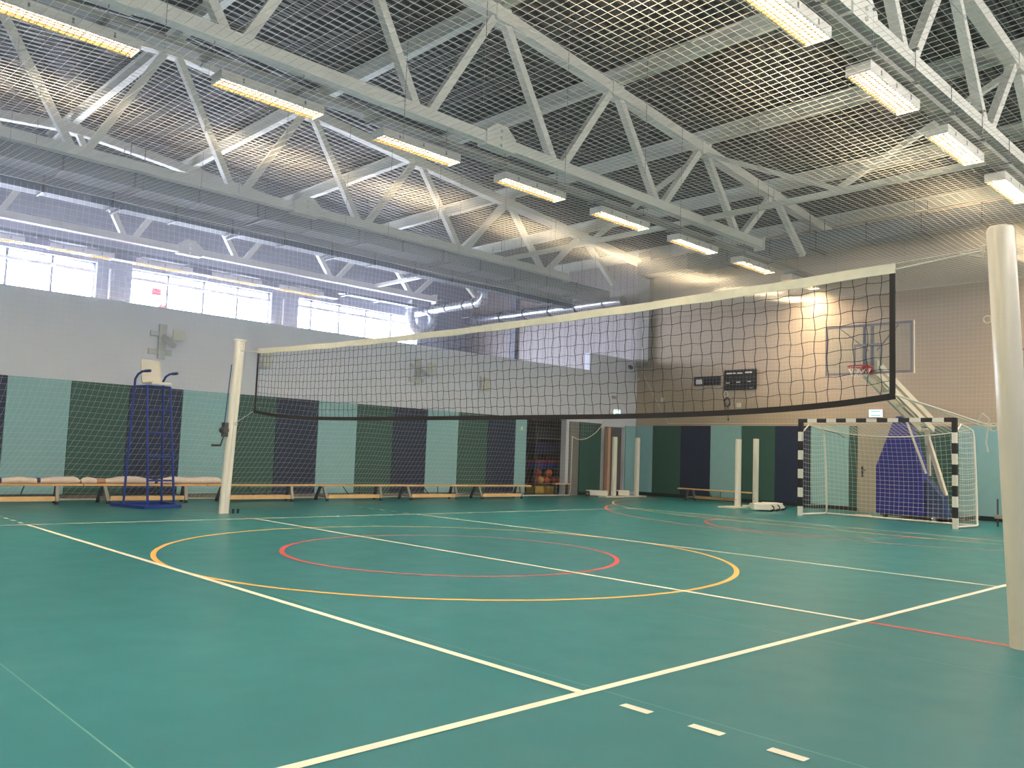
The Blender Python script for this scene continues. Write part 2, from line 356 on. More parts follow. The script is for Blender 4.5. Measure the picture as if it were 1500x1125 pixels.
for a, b, c, lab in RP:
    o = MB(); o.box(XR - .05, XR, a + .002, b - .002, .10, 2.11); tag(o.build('wall_pad', PADC[c][0], bevel=.008), lab, 'wall pad', 'pads on the end wall')

# ------------------------------------------------------------------ roof steel
TY = [(1.45, 'white roof truss on the right, above the brightest lamp row', 'r'), (7.4, 'white roof truss crossing the middle of the picture above the second lamp row', 'm'),
      (13.45, 'white roof truss above the long padded wall and the air ducts', 'l'), (19.4, 'farthest white roof truss, close to the window wall', 'w'), (-4.55, 'roof truss behind the camera near the back wall', 'b')]
root0 = None
for ty, lab, _ in TY:
    if root0 is None:
        t = thing('roof_truss', lab, 'roof truss', (0, ty, 6.15), 'roof trusses'); root0 = t; ty0 = ty
        b = MB(); b.bar((-11.4, ty, 6.15), (11.4, ty, 6.15), .18, .18)
        for s in (-1, 1): b.box(s * 11.4 - .02, s * 11.4 + .02, ty - .13, ty + .13, 6.0, 6.3)
        b.build('bottom_chord', 'steel', t)
        b = MB()
        for s in (-1, 1): b.bar((0, ty, ztop(0)), (s * 14.9, ty, ztop(14.9)), .2, .2)
        b.build('top_chord', 'steel', t)
        def dg(p, q):
            o = MB(); o.bar((p[0], ty, p[1]), (q[0], ty, q[1]), .13, .13, (0, 1, 0)); o.build('diagonal', 'steel', t)
        for s in (-1, 1):
            for xb in (1.5, 4.5, 7.5, 10.5):
                dg((s * (xb - .14), 6.22), (s * (xb - 1.38), ztop(xb - 1.38) - .06)); dg((s * (xb + .14), 6.22), (s * (xb + 1.38), ztop(xb + 1.38) - .06))
            dg((s * 12.15, ztop(12.15) - .06), (s * 13.5, 6.3))
            o = MB(); xs_ = 3.05 * s
            o.prism([(xs_ - .32, 6.02), (xs_ + .32, 6.02), (xs_ + .32, 6.26), (xs_ + .12, 6.42), (xs_ - .12, 6.42), (xs_ - .32, 6.26)], 1, ty - .115, ty + .115)
            for q in range(3): o.tube([(xs_ + s * .0, ty - .15, 6.08 + .12 * q), (xs_, ty + .15, 6.08 + .12 * q)], .03, 6)
            o.build('splice_plate', 'steel', t)
        for xn in (-12, -9, -6, -3, 0, 3, 6, 9, 12):
            o = MB(); o.box(xn - .16, xn + .16, ty - .12, ty + .12, ztop(xn) - .14, ztop(xn) + .12); o.build('node_plate', 'steel', t)
    else:
        dup(root0, (0, ty - ty0, 0), lab)
p0 = None
for k, xp in enumerate((15, 12, 9, 6, 3, 0, -3, -6, -9, -12, -15)):
    xx = min(max(xp, -14.8), 14.75)
    lab = ('steel roof purlin along the top of the end wall' if k == 0 else 'steel roof purlin crossing the trusses, %s one out from the end wall' % ORD[k - 1])
    b = MB(); z0 = ztop(xx) + .10; 
    b.box(xx - .075, xx + .075, YB, YW, z0, z0 + .02); b.box(xx - .075, xx + .075, YB, YW, z0 + .275, z0 + .295); b.box(xx - .008, xx + .008, YB, YW, z0 + .02, z0 + .275)
    tag(b.build('roof_purlin', 'purlin'), lab, 'roof beam', 'roof purlins')
for (ya, yb, lab) in ((1.45, 7.4, 'tie beam with V brace joining the right and middle trusses'), (7.4, 13.45, 'tie beam with V brace joining the middle truss and the duct side truss'), (13.45, 19.4, 'tie beam with V brace behind the air ducts by the windows')):
    t = thing('tie_beam', lab, 'roof brace', (9, ya, 6.2), 'tie beams between trusses')
    b = MB(); b.bar((9, ya + .09, 6.2), (9, yb - .09, 6.2), .1, .1); b.build('tie', 'steel', t)
    ym = (ya + yb) / 2
    for yy in (ya + .12, yb - .12):
        b = MB(); b.bar((9, yy, ztop(9) - .14), (9, ym, 6.25), .09, .09); b.build('brace', 'steel', t)

# ------------------------------------------------------------------ cable trays and lamps
for yt, lab in ((7.56, 'perforated cable tray above the middle lamp row'), (1.5, 'perforated cable tray above the right lamp row'), (19.9, 'cable tray above the lamp row by the windows')):
    t = thing('cable_tray', lab, 'cable tray', (0, yt, 5.86), 'cable trays')
    b = MB(); xe = 14.4 if yt < 15 else 11.0; b.box(-14.5, xe, yt - .1, yt + .1, 5.86, 5.868); b.box(-14.5, xe, yt - .104, yt - .1, 5.86, 5.93); b.box(-14.5, xe, yt + .1, yt + .104, 5.86, 5.93)
    b.build('tray', 'tray' if yt < 15 else 'ductdk', t)
    for k in range(15):
        xx = -4.25 + 1.25 * k
        o = MB(); o.tube([(xx, yt - .16, 5.84), (xx, yt - .16, 6.3)], .006, 5, False); o.tube([(xx, yt + .16, 5.84), (xx, yt + .16, 6.3)], .006, 5, False)
        o.bar((xx, yt - .2, 5.84), (xx, yt + .2, 5.84), .04, .03); o.bar((xx, yt - .2, 6.27), (xx, yt + .2, 6.27), .04, .02); o.build('hanger', 'rod', t)
def make_lamp(x0, y0, label, group):
    t = thing('ceiling_lamp', label, 'ceiling lamp', (x0, y0, 5.69), group)
    L, Wd = 1.5, .3; z0, z1 = 5.69, 5.81
    b = MB(); b.box(x0, x0 + L, y0, y0 + .008, z0, z1); b.box(x0, x0 + L, y0 + Wd - .008, y0 + Wd, z0, z1)
    b.box(x0, x0 + .012, y0 + .008, y0 + Wd - .008, z0, z1); b.box(x0 + L - .012, x0 + L, y0 + .008, y0 + Wd - .008, z0, z1); b.box(x0, x0 + L, y0, y0 + Wd, z1, z1 + .01)
    b.build('housing', 'lamph', t)
    b = MB(); b.box(x0 + .014, x0 + L - .014, y0 + .012, y0 + Wd - .012, z0 + .055, z0 + .06); b.build('lamp_tube_panel', 'lamp', t)
    b = MB()
    for k in range(1, 20):
        xx = x0 + L * k / 20; b.box(xx - .003, xx + .003, y0 + .012, y0 + Wd - .012, z0 + .004, z0 + .019)
    for q in (.0, .25, .5, .75, 1.0):
        yy = y0 + .012 + (Wd - .024) * q; b.box(x0 + .013, x0 + L - .013, yy - .003, yy + .003, z0 + .003, z0 + (.022 if 0 < q < 1 else .054))
    b.build('louvre', 'louvre', t)
    b = MB()
    for fx in (.2, .5, .8): b.box(x0 + L * fx - .012, x0 + L * fx + .012, y0 - .006, y0, z0 + .04, z0 + .1)
    for fx in (.25, .75): b.tube([(x0 + L * fx, y0 + Wd / 2, z1 + .01), (x0 + L * fx, y0 + Wd / 2, 5.9)], .005, 5)
    b.build('clip', 'rod', t)
    return t
G = ['ceiling lamps in the middle row', 'ceiling lamps in the right row', 'ceiling lamps in the row by the windows', 'ceiling lamps behind the camera']
A0 = make_lamp(-4.06, 7.57, 'louvred ceiling lamp in the middle row, first from the left', G[0])
for k in range(1, 8): dup(A0, (2.5 * k, 0, 0) if k < 7 else (17.35, 0, 0), 'louvred ceiling lamp in the middle row, %s from the left' % ORD[k])
dup(A0, (5.06, -6.1, 0), 'bright ceiling lamp at the top edge, first of the right row', G[1])
for k in range(1, 6): dup(A0, (5.06 + 2.5 * k, -6.1, 0) if k < 5 else (17.35, -6.1, 0), 'bright ceiling lamp in the right row, %s counting away from the camera' % ORD[k], G[1])
for k, xx in enumerate((-2.19, -.14, 1.91, 3.96, 6.01)):
    dup(A0, (xx + 4.06, 12.35, 0), 'amber ceiling lamp above the windows, %s from the left' % ORD[k], G[2])
    b = MB(); b.box(xx + 1.5, xx + 2.05, 19.93, 20.2, 5.7, 5.86); tag(b.build('lamp_joint_box', 'pier', bevel=.01), 'pale joint box right of the %s lamp above the windows' % ORD[k], 'junction box', 'joint boxes between lamps')
for k in range(4):
    dup(A0, (-2.5 * (k + 1), 0, 0), 'ceiling lamp of the middle row out of frame, %s beyond the left edge' % ORD[k], G[3])
for k in range(5):
    dup(A0, (5.06 - 2.5 * (k + 1), -6.1, 0), 'ceiling lamp of the right row out of frame, %s above the camera' % ORD[k], G[3])

# ------------------------------------------------------------------ air ducts
def duct(name, label, x0, x1, y0, y1, z0, z1, along, step, group='rectangular air ducts'):
    t = thing(name, label, 'air duct', (x0, y0, z0), group)
    b = MB(); b.box(x0, x1, y0, y1, z0, z1); b.build('duct_body', 'duct', t)
    n = int(((x1 - x0) if along == 'x' else (y1 - y0)) / step)
    for k in range(1, n + 1):
        o = MB()
        if along == 'x':
            q = x0 + step * k - step / 2
            o.box(q - .02, q + .02, y0 - .02, y1 + .02, z0 - .02, z1 + .02)
        else:
            q = y0 + step * k - step / 2
            o.box(x0 - .02, x1 + .02, q - .02, q + .02, z0 - .02, z1 + .02)
        o.build('flange', 'ductdk', t)
        if k % 2 == 0:
            o = MB()
            if along == 'x':
                q += .12; o.bar((q, y0 - .12, z0 - .03), (q, y1 + .12, z0 - .03), .04, .04)
                for yy in (y0 - .09, y1 + .09): o.tube([(q, yy, z0 - .05), (q, yy, z0 + 1.2)], .008, 5)
            else:
                q += .12; o.bar((x0 - .12, q, z0 - .03), (x1 + .12, q, z0 - .03), .04, .04)
                for xx in (x0 - .09, x1 + .09): o.tube([(xx, q, z0 - .05), (xx, q, z0 + .9)], .008, 5)
            o.build('hanger', 'ductdk', t)
    return t
duct('air_duct', 'grey rectangular air duct tucked under the truss above the padded wall', -14.8, 13.6, 13.66, 14.26, 5.82, 6.12, 'x', 1.25)
duct('air_duct', 'lower grey rectangular air duct behind the top of the side net', -14.8, 13.2, 14.8, 15.15, 5.66, 6.05, 'x', 1.25)
duct('air_duct', 'blue grey rectangular air duct running along the end wall above the scoreboard', 13.55, 14.15, YB + .2, 12.6, 6.45, 6.85, 'y', 1.25)
def spiral(name, label, pts, r, ringpts):
    t = thing(name, label, 'air duct', pts[0], 'round spiral ducts')
    b = MB(); b.tube(pts, r, 20); b.build('duct_body', 'spiral', t)
    for p, q in ringpts:
        o = MB(); o.tube([Vector(p), Vector(p) + Vector(q) * .05], r + .025, 20); o.build('flange', 'ductdk', t)
    return t
pts = [(12.0, 21.3, 5.95), (12.0, 17.9, 5.95)] + [(12.0, 17.9 - .35 * math.sin(a), 5.95 + .35 - .35 * math.cos(a)) for a in (PI / 8, PI / 4, 3 * PI / 8, PI / 2)] + [(12.0, 17.55, 6.7)]
spiral('spiral_duct', 'shiny round duct with an upturned elbow near the windows', pts, .16, [((12, yy, 5.95), (0, 1, 0)) for yy in (21.2, 20.3, 19.4, 18.5, 17.95)])
spiral('spiral_duct', 'shiny round duct running along the pale gallery end wall', [(14.55, 13.9, 6.0), (14.55, 21.3, 6.0)], .18, [((14.55, yy, 6.0), (0, 1, 0)) for yy in (14.6, 15.8, 17.0, 18.2, 19.4, 20.6)])
pts = [(11.55, 20.9, 6.3)] + [(12.05 - .5 * math.cos(a), 20.9, 5.75 - .5 * math.sin(a)) for a in [PI * k / 10 for k in range(11)]] + [(12.55, 20.9, 6.3)]
spiral('spiral_duct', 'U shaped round duct bend hanging in front of the last window', pts, .17, [])
for xx, lab in ((1.78, 'thin white pipe on the pier between first and second windows'), (7.0, 'thin white pipe on the pier between second and third windows')):
    b = MB(); b.tube([(xx, YW - .05, 3.1), (xx, YW - .05, 5.7)], .03, 8); tag(b.build('wall_pipe', 'wframe'), lab, 'pipe', 'pipes on the window piers')

# ------------------------------------------------------------------ protective nets
def strands(lines, r, name, m, parent=None, n=3):
    b = MB()
    for l in lines: b.tube(l, r, n, False)
    b.sm = [False] * len(b.f)
    return b.build(name, m, parent)
def zn(x, y):
    return 5.33 + .04 * math.sin(x * 1.05 + .6) * math.sin(y * .8) - .36 * math.sin(PI * (y + 5) / 18.2) * min(1, (14.6 - x) / 5)
L = []; X0, X1, Y0, Y1 = -14.7, 14.45, -4.8, 13.1
k = 0
while Y0 + .1 * k <= Y1 + 1e-6:
    yy = Y0 + .1 * k; L.append([(X0 + (X1 - X0) * i / 60, yy, zn(X0 + (X1 - X0) * i / 60, yy)) for i in range(61)]); k += 1
k = 0
while X0 + .1 * k <= X1 + 1e-6:
    xx = X0 + .1 * k; L.append([(xx, Y0 + (Y1 - Y0) * i / 40, zn(xx, Y0 + (Y1 - Y0) * i / 40)) for i in range(41)]); k += 1
t = thing('ceiling_net', 'white protective net stretched flat below the roof trusses and lamps', 'net', (0, 4.2, 5.3))
strands(L, .0024, 'net_mesh', 'netw', t)
b = MB(); b.tube([(X0, Y1, zn(X0, Y1)), (X1, Y1, zn(X1, Y1)), (X1, Y0, zn(X1, Y0)), (X0, Y0, zn(X0, Y0)), (X0, Y1, zn(X0, Y1))], .006, 5); b.build('edge_rope', 'rope', t)
for xx in (-3, 0, 3, 6, 9, 12):
    for yy in (-.5, 4.4, 5.9, 8.9, 10.4, 11.9):
        o = MB(); o.tube([(xx + .1, yy, zn(xx + .1, yy)), (xx + .1, yy, ztop(xx) + .1)], .004, 4); o.build('suspension_wire', 'rod', t)

def shift(x, z):
    f = min(1, max(0, (11.4 - x) / 2.5)); q = max(0, 2.6 - z)
    return -f * (.16 * q * q) + f * .05 * math.sin(x * 1.7) * q
def zb(x):
    if x < 11.62: return 0.02
    pts = [(11.62, 1.66), (11.9, 1.55), (12.3, 1.62), (12.7, 1.85), (13.1, 2.29), (13.9, 2.95), (14.8, 3.7)]
    for (a, za), (c, zc) in zip(pts, pts[1:]):
        if x <= c: return za + (zc - za) * (x - a) / (c - a)
    return 3.7
L = []; YN = 13.22; xx = -5.0
def yn(x, z): return YN + .03 * math.sin(x * 2.1 + z) * (1 if z < 5 else 0)
while xx <= 14.5:
    lo = zb(xx); zs = [5.33 - (5.33 - lo) * i / 24 for i in range(25)]
    L.append([(xx + shift(xx, z), yn(xx, z), z) for z in zs]); xx += .1
z = 5.23
while z > .02:
    xa, row = -5.0, []
    x_ = xa
    while x_ <= 14.5:
        if zb(x_) <= z: row.append((x_ if x_ < 11 else x_, yn(x_, z), z + .008 * math.sin(x_ * 3)))
        else: break
        x_ += .25
    if x_ > 11.5 and zb(x_) > z and x_ < 11.9: row.append((11.62, yn(11.62, z), z))
    if len(row) > 1: L.append(row)
    if z > 1.6 and x_ <= 14.5 and x_ > 11.9: pass
    z -= .1
t = thing('side_net', 'white protective net curtain hanging in front of the long padded wall', 'net', (4, YN, 0))
strands(L, .0016, 'net_mesh', 'netw', t)
b = MB(); b.tube([(-5, YN, .02), (11.55, YN, .02), (11.60, YN, .2), (11.62, YN, 1.64)] , .014, 6); b.build('edge_rope', 'rope', t)
b = MB(); b.tube([(11.62 + .2 * i, yn(11.62 + .2 * i, 2), zb(11.621 + .2 * i)) for i in range(16)], .011, 6); b.tube([(14.75, YN, 3.7), (14.75, YN, 5.3)], .008, 5); b.build('lifted_rope', 'rope', t)
XN = 14.55; L = []
def zbr(y): return 2.16 if y < 12.1 else 2.16 + (y - 12.1) * 1.55
yy = 13.1
while yy > -4.6:
    L.append([(XN + .02 * math.sin(yy * 2 + z_ * 2), yy + .06 * (5.3 - z_) * math.sin(yy * .7), z_) for z_ in [5.33 - (5.33 - zbr(yy)) * i / 14 for i in range(15)]]); yy -= .1
z = 5.23
while z > 2.16:
    ym = min(13.1, 12.1 + (z - 2.16) / 1.55)
    L.append([(XN + .02 * math.sin(q * 2 + z * 2), q, z + .015 * math.sin(q * 1.3)) for q in [ym - (ym + 4.6) * i / 60 for i in range(61)]]); z -= .1
t = thing('end_net', 'white protective net hanging in front of the beige end wall above the pads', 'net', (XN, 4, 2.16))
strands(L, .0012, 'net_mesh', 'netw', t)
b = MB(); b.tube([(XN, 13.1, 5.3), (XN, 13.1, zbr(13.1)), (XN, 12.1, 2.16), (XN, -4.6, 2.16)], .007, 5); b.build('edge_rope', 'rope', t)

# ------------------------------------------------------------------ volleyball net and posts
def top(y): u = (y - 4.5) / 4.67; return 2.44 + .075 * u * u
def bot(y):
    u = min(1, abs((y - 4.5) / 4.7)); return 1.445 + .13 * u ** 5
NY0, NY1 = -.19, 9.19
t = thing('volleyball_net', 'black volleyball net with cream top tape stretched across the court', 'net', (0, 4.5, 1.45))
def npt(y, v):    # v 0 bottom .. 1 top
    zb_, zt_ = bot(y) + .02, top(y) - .03
    wv = (1 - v) ** 2 * .07 * math.sin(PI * min(1, max(0, (y - NY0) / 9.4)))
    return (.02 * math.sin(y * 1.4) * (1 - v), y - wv + .008 * math.sin(y * 40 + v * 23), zb_ + (zt_ - zb_) * v + .006 * math.sin(y * 31 + v * 50))
L = []
for k in range(1, 94):
    yy = NY0 + .1 * k; L.append([npt(yy, i / 14) for i in range(15)])
for r in range(1, 10):
    L.append([npt(NY0 + (NY1 - NY0) * i / 188, r / 10) for i in range(189)])
strands(L, .0026, 'net_mesh', 'netk', t, 4)
def ribbon(f0, f1, n, thick, name, m):
    b = MB(); vs = []
    for i in range(n + 1):
        a = Vector(f0(i / n)); c = Vector(f1(i / n))
        vs += [a + Vector((-thick, 0, 0)), a + Vector((thick, 0, 0)), c + Vector((thick, 0, 0)), c + Vector((-thick, 0, 0))]
    fs = []
    for i in range(n):
        for k in range(4): fs.append((4 * i + k, 4 * i + (k + 1) % 4, 4 * i + 4 + (k + 1) % 4, 4 * i + 4 + k))
    fs += [(0, 1, 2, 3), (4 * n + 3, 4 * n + 2, 4 * n + 1, 4 * n)]
    b.add(vs, fs); return b.build(name, m, t)
Y = lambda s: NY0 + (NY1 - NY0) * s
ribbon(lambda s: (.003 * math.sin(s * 90), Y(s), top(Y(s)) - .072 + .003 * math.sin(s * 70)), lambda s: (0, Y(s), top(Y(s)) + .003 * math.sin(s * 47)), 120, .008, 'top_tape', 'tape')
ribbon(lambda s: (.01 * math.sin(s * 30), Y(s), bot(Y(s)) - .02), lambda s: (.01 * math.sin(s * 30), Y(s), bot(Y(s)) + .025), 80, .006, 'bottom_tape', 'tapek')
for yy, sg in ((NY0, 1), (NY1, -1)):
    b = MB(); y2 = yy + sg * .038
    b.box(-.006, .006, min(yy, y2), max(yy, y2), bot(yy), top(yy) - .07); b.build('side_band', 'tapek', t)
PN0, PN1 = Vector((0, -.97, 0)), Vector((0, -.86, 2.66))
PF0, PF1 = Vector((0, 9.985, 0)), Vector((0, 9.80, 2.68))
def onp(a, b, z): return a + (b - a) * (z / b.z)
hn, hf = onp(PN0, PN1, 2.53), onp(PF0, PF1, 2.52)
ln, lf = onp(PN0, PN1, 1.36), onp(PF0, PF1, 1.39)
b = MB(); b.tube([(0, NY0, top(NY0) - .045), hn + Vector((0, .1, -.01))], .006, 6); b.tube([(0, NY0, top(NY0) - .005), hn + Vector((0, .1, .005))], .004, 6)
b.tube([hn + Vector((0, .25, -.01)), hn + Vector((.02, .12, -.05)), hn + Vector((-.02, .1, .02)), hn + Vector((0, .085, 0))], .006, 6); b.build('rope', 'rope', t)
b = MB(); b.tube([(0, NY0, bot(NY0) + .01), ln + Vector((0, .1, .0))], .006, 6); b.tube([(.01, NY0, bot(NY0) + .01), ln + Vector((0.01, .12, -.015))], .005, 6)
c = ln + Vector((0, .14, 0)); b.tube([c, c + Vector((0, -.01, .05)), c + Vector((0, .03, .09)), c + Vector((0, .06, .04)), c], .005, 6); b.tube([c, c + Vector((0, .01, -.1)), c + Vector((0, .0, -.16))], .005, 6); b.tube([c, c + Vector((0, -.08, .01))], .007, 6); b.build('rope', 'rope', t)
b = MB(); b.tube([(0, NY1, top(NY1) - .045), hf + Vector((0, -.08, 0))], .006, 6); b.build('rope', 'rope', t)
b = MB(); b.tube([(0, NY1, bot(NY1) + .01), lf + Vector((0, -.08, 0))], .006, 6); b.tube([lf + Vector((0, -.15, .03)), lf + Vector((0, -.1, -.02)), lf + Vector((0, -.2, -.01))], .005, 6); b.build('rope', 'rope', t)
# near post
t = thing('net_post', 'thick round grey white net post at the right edge of the picture', 'net post', PN0, 'volleyball posts')
b = MB(); b.tube([PN0, onp(PN0, PN1, 1.3), PN1 - Vector((0, .0, .02)), PN1], [.082, .082, .082, .07], 40); b.build('post_tube', 'post', t)
b = MB()
for zz, yo in ((1.36, .09), (2.06, .09), (2.53, .085)):
    c = onp(PN0, PN1, zz) + Vector((0, yo + .015, 0)); b.tube([c + Vector((0, .025 * math.cos(a), .025 * math.sin(a))) for a in [2 * PI * k / 12 for k in range(13)]], .005, 6)
    b.tube([c - Vector((0, .035, 0)), c - Vector((0, .015, 0))], .008, 6)
b.build('eyelet', 'post', t)
# far post: two-lobed white post with crank winch
t = thing('net_post', 'white grooved net post with a crank winch beside the blue umpire chair', 'net post', PF0, 'volleyball posts')
b = MB()
for dx in (-.035, .035): b.tube([PF0 + Vector((dx, 0, 0)), PF1 + Vector((dx, 0, 0))], .045, 20)
b.bar(PF0, PF1, .05, .06, (0, 1, 0)); b.build('post_tube', 'postw', t)
b = MB(); b.box(-.085, .085, PF1.y - .05, PF1.y + .05, PF1.z, PF1.z + .02); b.build('top_cap', 'white', t)
c = onp(PF0, PF1, 1.28)
b = MB(); b.box(-.14, -.075, c.y - .05, c.y + .05, c.z - .1, c.z + .12); b.tube([(-.12, c.y - .07, c.z), (-.12, c.y + .07, c.z)], .05, 14); b.build('winch', 'legdk', t)
b = MB(); b.tube([(-.13, c.y - .02, c.z - .02), (-.17, c.y - .1, c.z - .1), (-.22, c.y - .13, c.z - .22), (-.22, c.y - .13, c.z - .24)], .012, 8); b.tube([(-.22, c.y - .13, c.z - .23), (-.36, c.y - .13, c.z - .235)], .017, 10); b.build('crank_handle', 'black', t)
b = MB(); c2 = onp(PF0, PF1, 2.3); b.tube([(-.12, c.y, c.z + .1), (-.10, c2.y, c2.z)], .008, 6); b.build('winch_cable', 'tieb', t)
for dx in (.13, .21):
    b = MB(); b.tube([(dx, 9.93, 0), (dx, 9.93, .07)], .02, 8); tag(b.build('floor_peg', 'black'), 'small black floor peg %s the foot of the far net post' % ('touching' if dx < .2 else 'a little right of'), 'peg', 'floor pegs')

# ------------------------------------------------------------------ umpire chair
t = thing('umpire_chair', 'tall blue tubular umpire chair with white plastic seat', 'chair', (-.5, 11.6, 0))
FL, FR, BL, BR = Vector((-.64, 11.35, .03)), Vector((-.2, 11.38, .03)), Vector((-.86, 11.8, .03)), Vector((-.12, 12.1, .03))
FLt, FRt, BLt, BRt = Vector((-.76, 11.42, 1.97)), Vector((-.37, 11.45, 1.97)), Vector((-.82, 11.8, 1.97)), Vector((-.33, 11.85, 1.97))
BASE = [Vector((-1.02, 11.88, .03)), Vector((-.8, 11.08, .03)), Vector((-.16, 11.22, .03)), Vector((-.13, 12.15, .03))]
b = MB()
for i in range(4): b.bar(BASE[i], BASE[(i + 1) % 4], .05, .05)
b.build('base_frame', 'blue', t)
for p, q in ((FL, FLt), (FR, FRt)):
    b = MB(); b.tube([p, q], .019, 12); b.build('leg', 'blue', t)
for p, q in ((BL, BLt), (BR, BRt)):
    b = MB(); u = (q - p).normalized(); fwd = Vector((0.22, -.36, .02))
    b.tube([p, q, q + u * .12, q + u * .2 + fwd * .12, q + u * .24 + fwd * .3, q + u * .245 + fwd * .62], .019, 12); l = b.build('leg', 'blue', t)
    b = MB(); b.tube([q + u * .243 + fwd * .42, q + u * .245 + fwd * .66], .024, 12); b.build('arm_grip', 'tieb', l)
b = MB(); b.bar(BASE[1] * .5 + BASE[0] * .5, FL, .04, .04); b.bar(FL, FR, .04, .04); b.bar(BL, BR, .04, .04); b.build('cross_bar', 'blue', t)
for f in (.21, .41, .61, .8):
    b = MB(); b.tube([FL.lerp(FLt, f), FR.lerp(FRt, f)], .015, 10); b.build('rung', 'blue', t)
b = MB(); P4 = [FLt, FRt, BRt, BLt]
for i in range(4): b.tube([P4[i], P4[(i + 1) % 4]], .016, 8)
b.build('seat_frame', 'blue', t)
b = MB(); c = Vector((-.56, 11.58, 1.99))
prof = [(-.21, .0), (-.2, .035), (.12, .02), (.16, .05), (.20, .14), (.25, .42), (.23, .44), (.17, .16), (.13, .07), (.1, .045), (-.19, .055), (-.22, .03)]
ca, sa = math.cos(.12), math.sin(.12); n = len(prof); vs = []
for lx in (-.175, -.155, .155, .175):
    k = 1 if abs(lx) < .16 else .9
    for (u, z_) in prof: vs.append((c.x + lx * ca - u * k * sa, c.y + lx * sa + u * k * ca, c.z + z_ * k))
fs = [tuple(range(n)), tuple(range(4 * n - 1, 3 * n - 1, -1))]
for j in range(3):
    for i in range(n): fs.append((j * n + i, (j + 1) * n + i, (j + 1) * n + (i + 1) % n, j * n + (i + 1) % n))
b.add(vs, fs); b.build('seat_shell', 'seatw', t, bevel=.012)

# ------------------------------------------------------------------ benches
def make_bench(x0, x1, yc, label, group):
    t = thing('bench', label, 'bench', ((x0 + x1) / 2, yc, 0), group)
    b = MB(); b.box(x0, x1, yc - .12, yc + .12, .292, .325); b.build('seat', 'wood', t, bevel=.006)
    b = MB(); b.box(x0 + .42, x1 - .42, yc - .17, yc - .13, .05, .125); b.build('lower_rail', 'wood', t, bevel=.004)
    for xa in (x0 + .36, x1 - .36):
        for s, m in ((-1, 'legs'), (1, 'legdk')):
            o = MB(); dx = .03 * (1 if xa < (x0 + x1) / 2 else -1)
            o.bar((xa + s * .02, yc + s * .09, .29), (xa - s * dx, yc + s * .17, .035), .045, .05, (1, 0, 0)); l = o.build('leg', m, t)
            f = MB(); f.tube([(xa - s * dx, yc + s * .17, 0), (xa - s * dx, yc + s * .17, .05)], .03, 10); f.build('rubber_foot', 'black', l)
        o = MB(); o.bar((xa, yc - .15, .09), (xa, yc + .15, .09), .03, .04); o.build('cross_bar', 'legs', t)
    xm = (x0 + x1) / 2
    for dx in (-.13, .13):
        o = MB(); o.tube([(xm + dx * 1.6, yc - .02, .29), (xm + dx, yc - .13, .12)], .01, 6); o.build('strut', 'legdk', t)
    return t
BL_ = ['low wooden bench at the left edge under the white roll', 'low wooden bench behind the umpire chair under the roll end', 'low wooden bench just right of the far net post',
       'low wooden bench along the long wall, fourth from the left', 'low wooden bench along the long wall, fifth from the left', 'low wooden bench nearest the storage opening']
GB = 'benches along the long wall'
b0 = make_bench(-3.4, -1.3, 12.55, BL_[0], GB)
for k in range(1, 6): dup(b0, (2.1 * k + .012 * k, 0, 0), BL_[k])
# end-wall bench (built along x, turned)
t = make_bench(-1.1, 1.1, 0, 'lone low wooden bench in front of the end wall pads', 'bench by the end wall')
t.location = (14.05, 10.2, 0); t.rotation_euler = (0, 0, PI / 2); 

# white rolled nets lying on the benches
def roll(x0, x1, ties, label):
    t = thing('rolled_net', label, 'rolled net', (x0, 12.55, .325), 'rolled nets on benches')
    pts, ra, rb = [], [], []; n = int((x1 - x0) / .05)
    for i in range(n + 1):
        x_ = x0 + (x1 - x0) * i / n; q = 1
        for tx, _ in ties: q = min(q, .62 + .38 * min(1, abs(x_ - tx) / .3))
        q *= min(1, .5 + min(x_ - x0, x1 - x_) / .15) * (1 + .06 * math.sin(x_ * 9))
        pts.append((x_, 12.55, .325 + .062 * q)); ra.append(.062 * q); rb.append(.1 * q)
    b = MB(); b.tube(pts, ra, 14, True, rb); b.build('roll_body', 'roll', t)
    for tx, m in ties:
        o = MB(); wd = .025 if m != 'tiebr' else .07
        o.tube([(tx - wd, 12.55, .325 + .048), (tx + wd, 12.55, .325 + .048)], .047, 14, True, [.075, .075]); o.build('tie_strap', m, t)
roll(-3.3, -1.33, [(-2.5, 'tieb'), (-1.95, 'tieb')], 'white rolled net tied with blue on the leftmost bench')
roll(-1.3, 1.15, [(-1.0, 'tiebr'), (-.08, 'tieb')], 'white rolled net with brown tape on the bench behind the umpire chair')

# ------------------------------------------------------------------ handball goal
g = thing('goal', 'black and white banded handball goal with white net', 'goal', (0, 0, 0))
def banded(pa, pb, n, first, name):
    """Square section post made of alternating bands."""
    pa, pb = Vector(pa), Vector(pb); d = (pb - pa).normalized(); a = Vector((.04, 0, 0)); c = d.cross(a.normalized()) * .04; o = MB(); vs = []
    for i in range(n + 1):
        q = pa.lerp(pb, i / n); vs += [q - a - c, q + a - c, q + a + c, q - a + c]
    fs = [(4 * i + k, 4 * i + (k + 1) % 4, 4 * i + 4 + (k + 1) % 4, 4 * i + 4 + k) for i in range(n) for k in range(4)] + [(3, 2, 1, 0), (4 * n, 4 * n + 1, 4 * n + 2, 4 * n + 3)]
    o.add(vs, fs); o = o.build(name, 'white', g); o.data.materials.append(M['goalk'])
    for i in range(n):
        for k in range(4): o.data.polygons[4 * i + k].material_index = int((i % 2 == 0) == first)
    for k, i in ((-2, 0), (-1, n - 1)): o.data.polygons[4 * n + 2 + k].material_index = int((i % 2 == 0) == first)
    return o
HW = 1.55
banded((0, -HW - .04, .0), (0, -HW - .04, 2.0), 10, False, 'goal_post'); banded((0, HW + .04, .0), (0, HW + .04, 2.0), 10, False, 'goal_post')
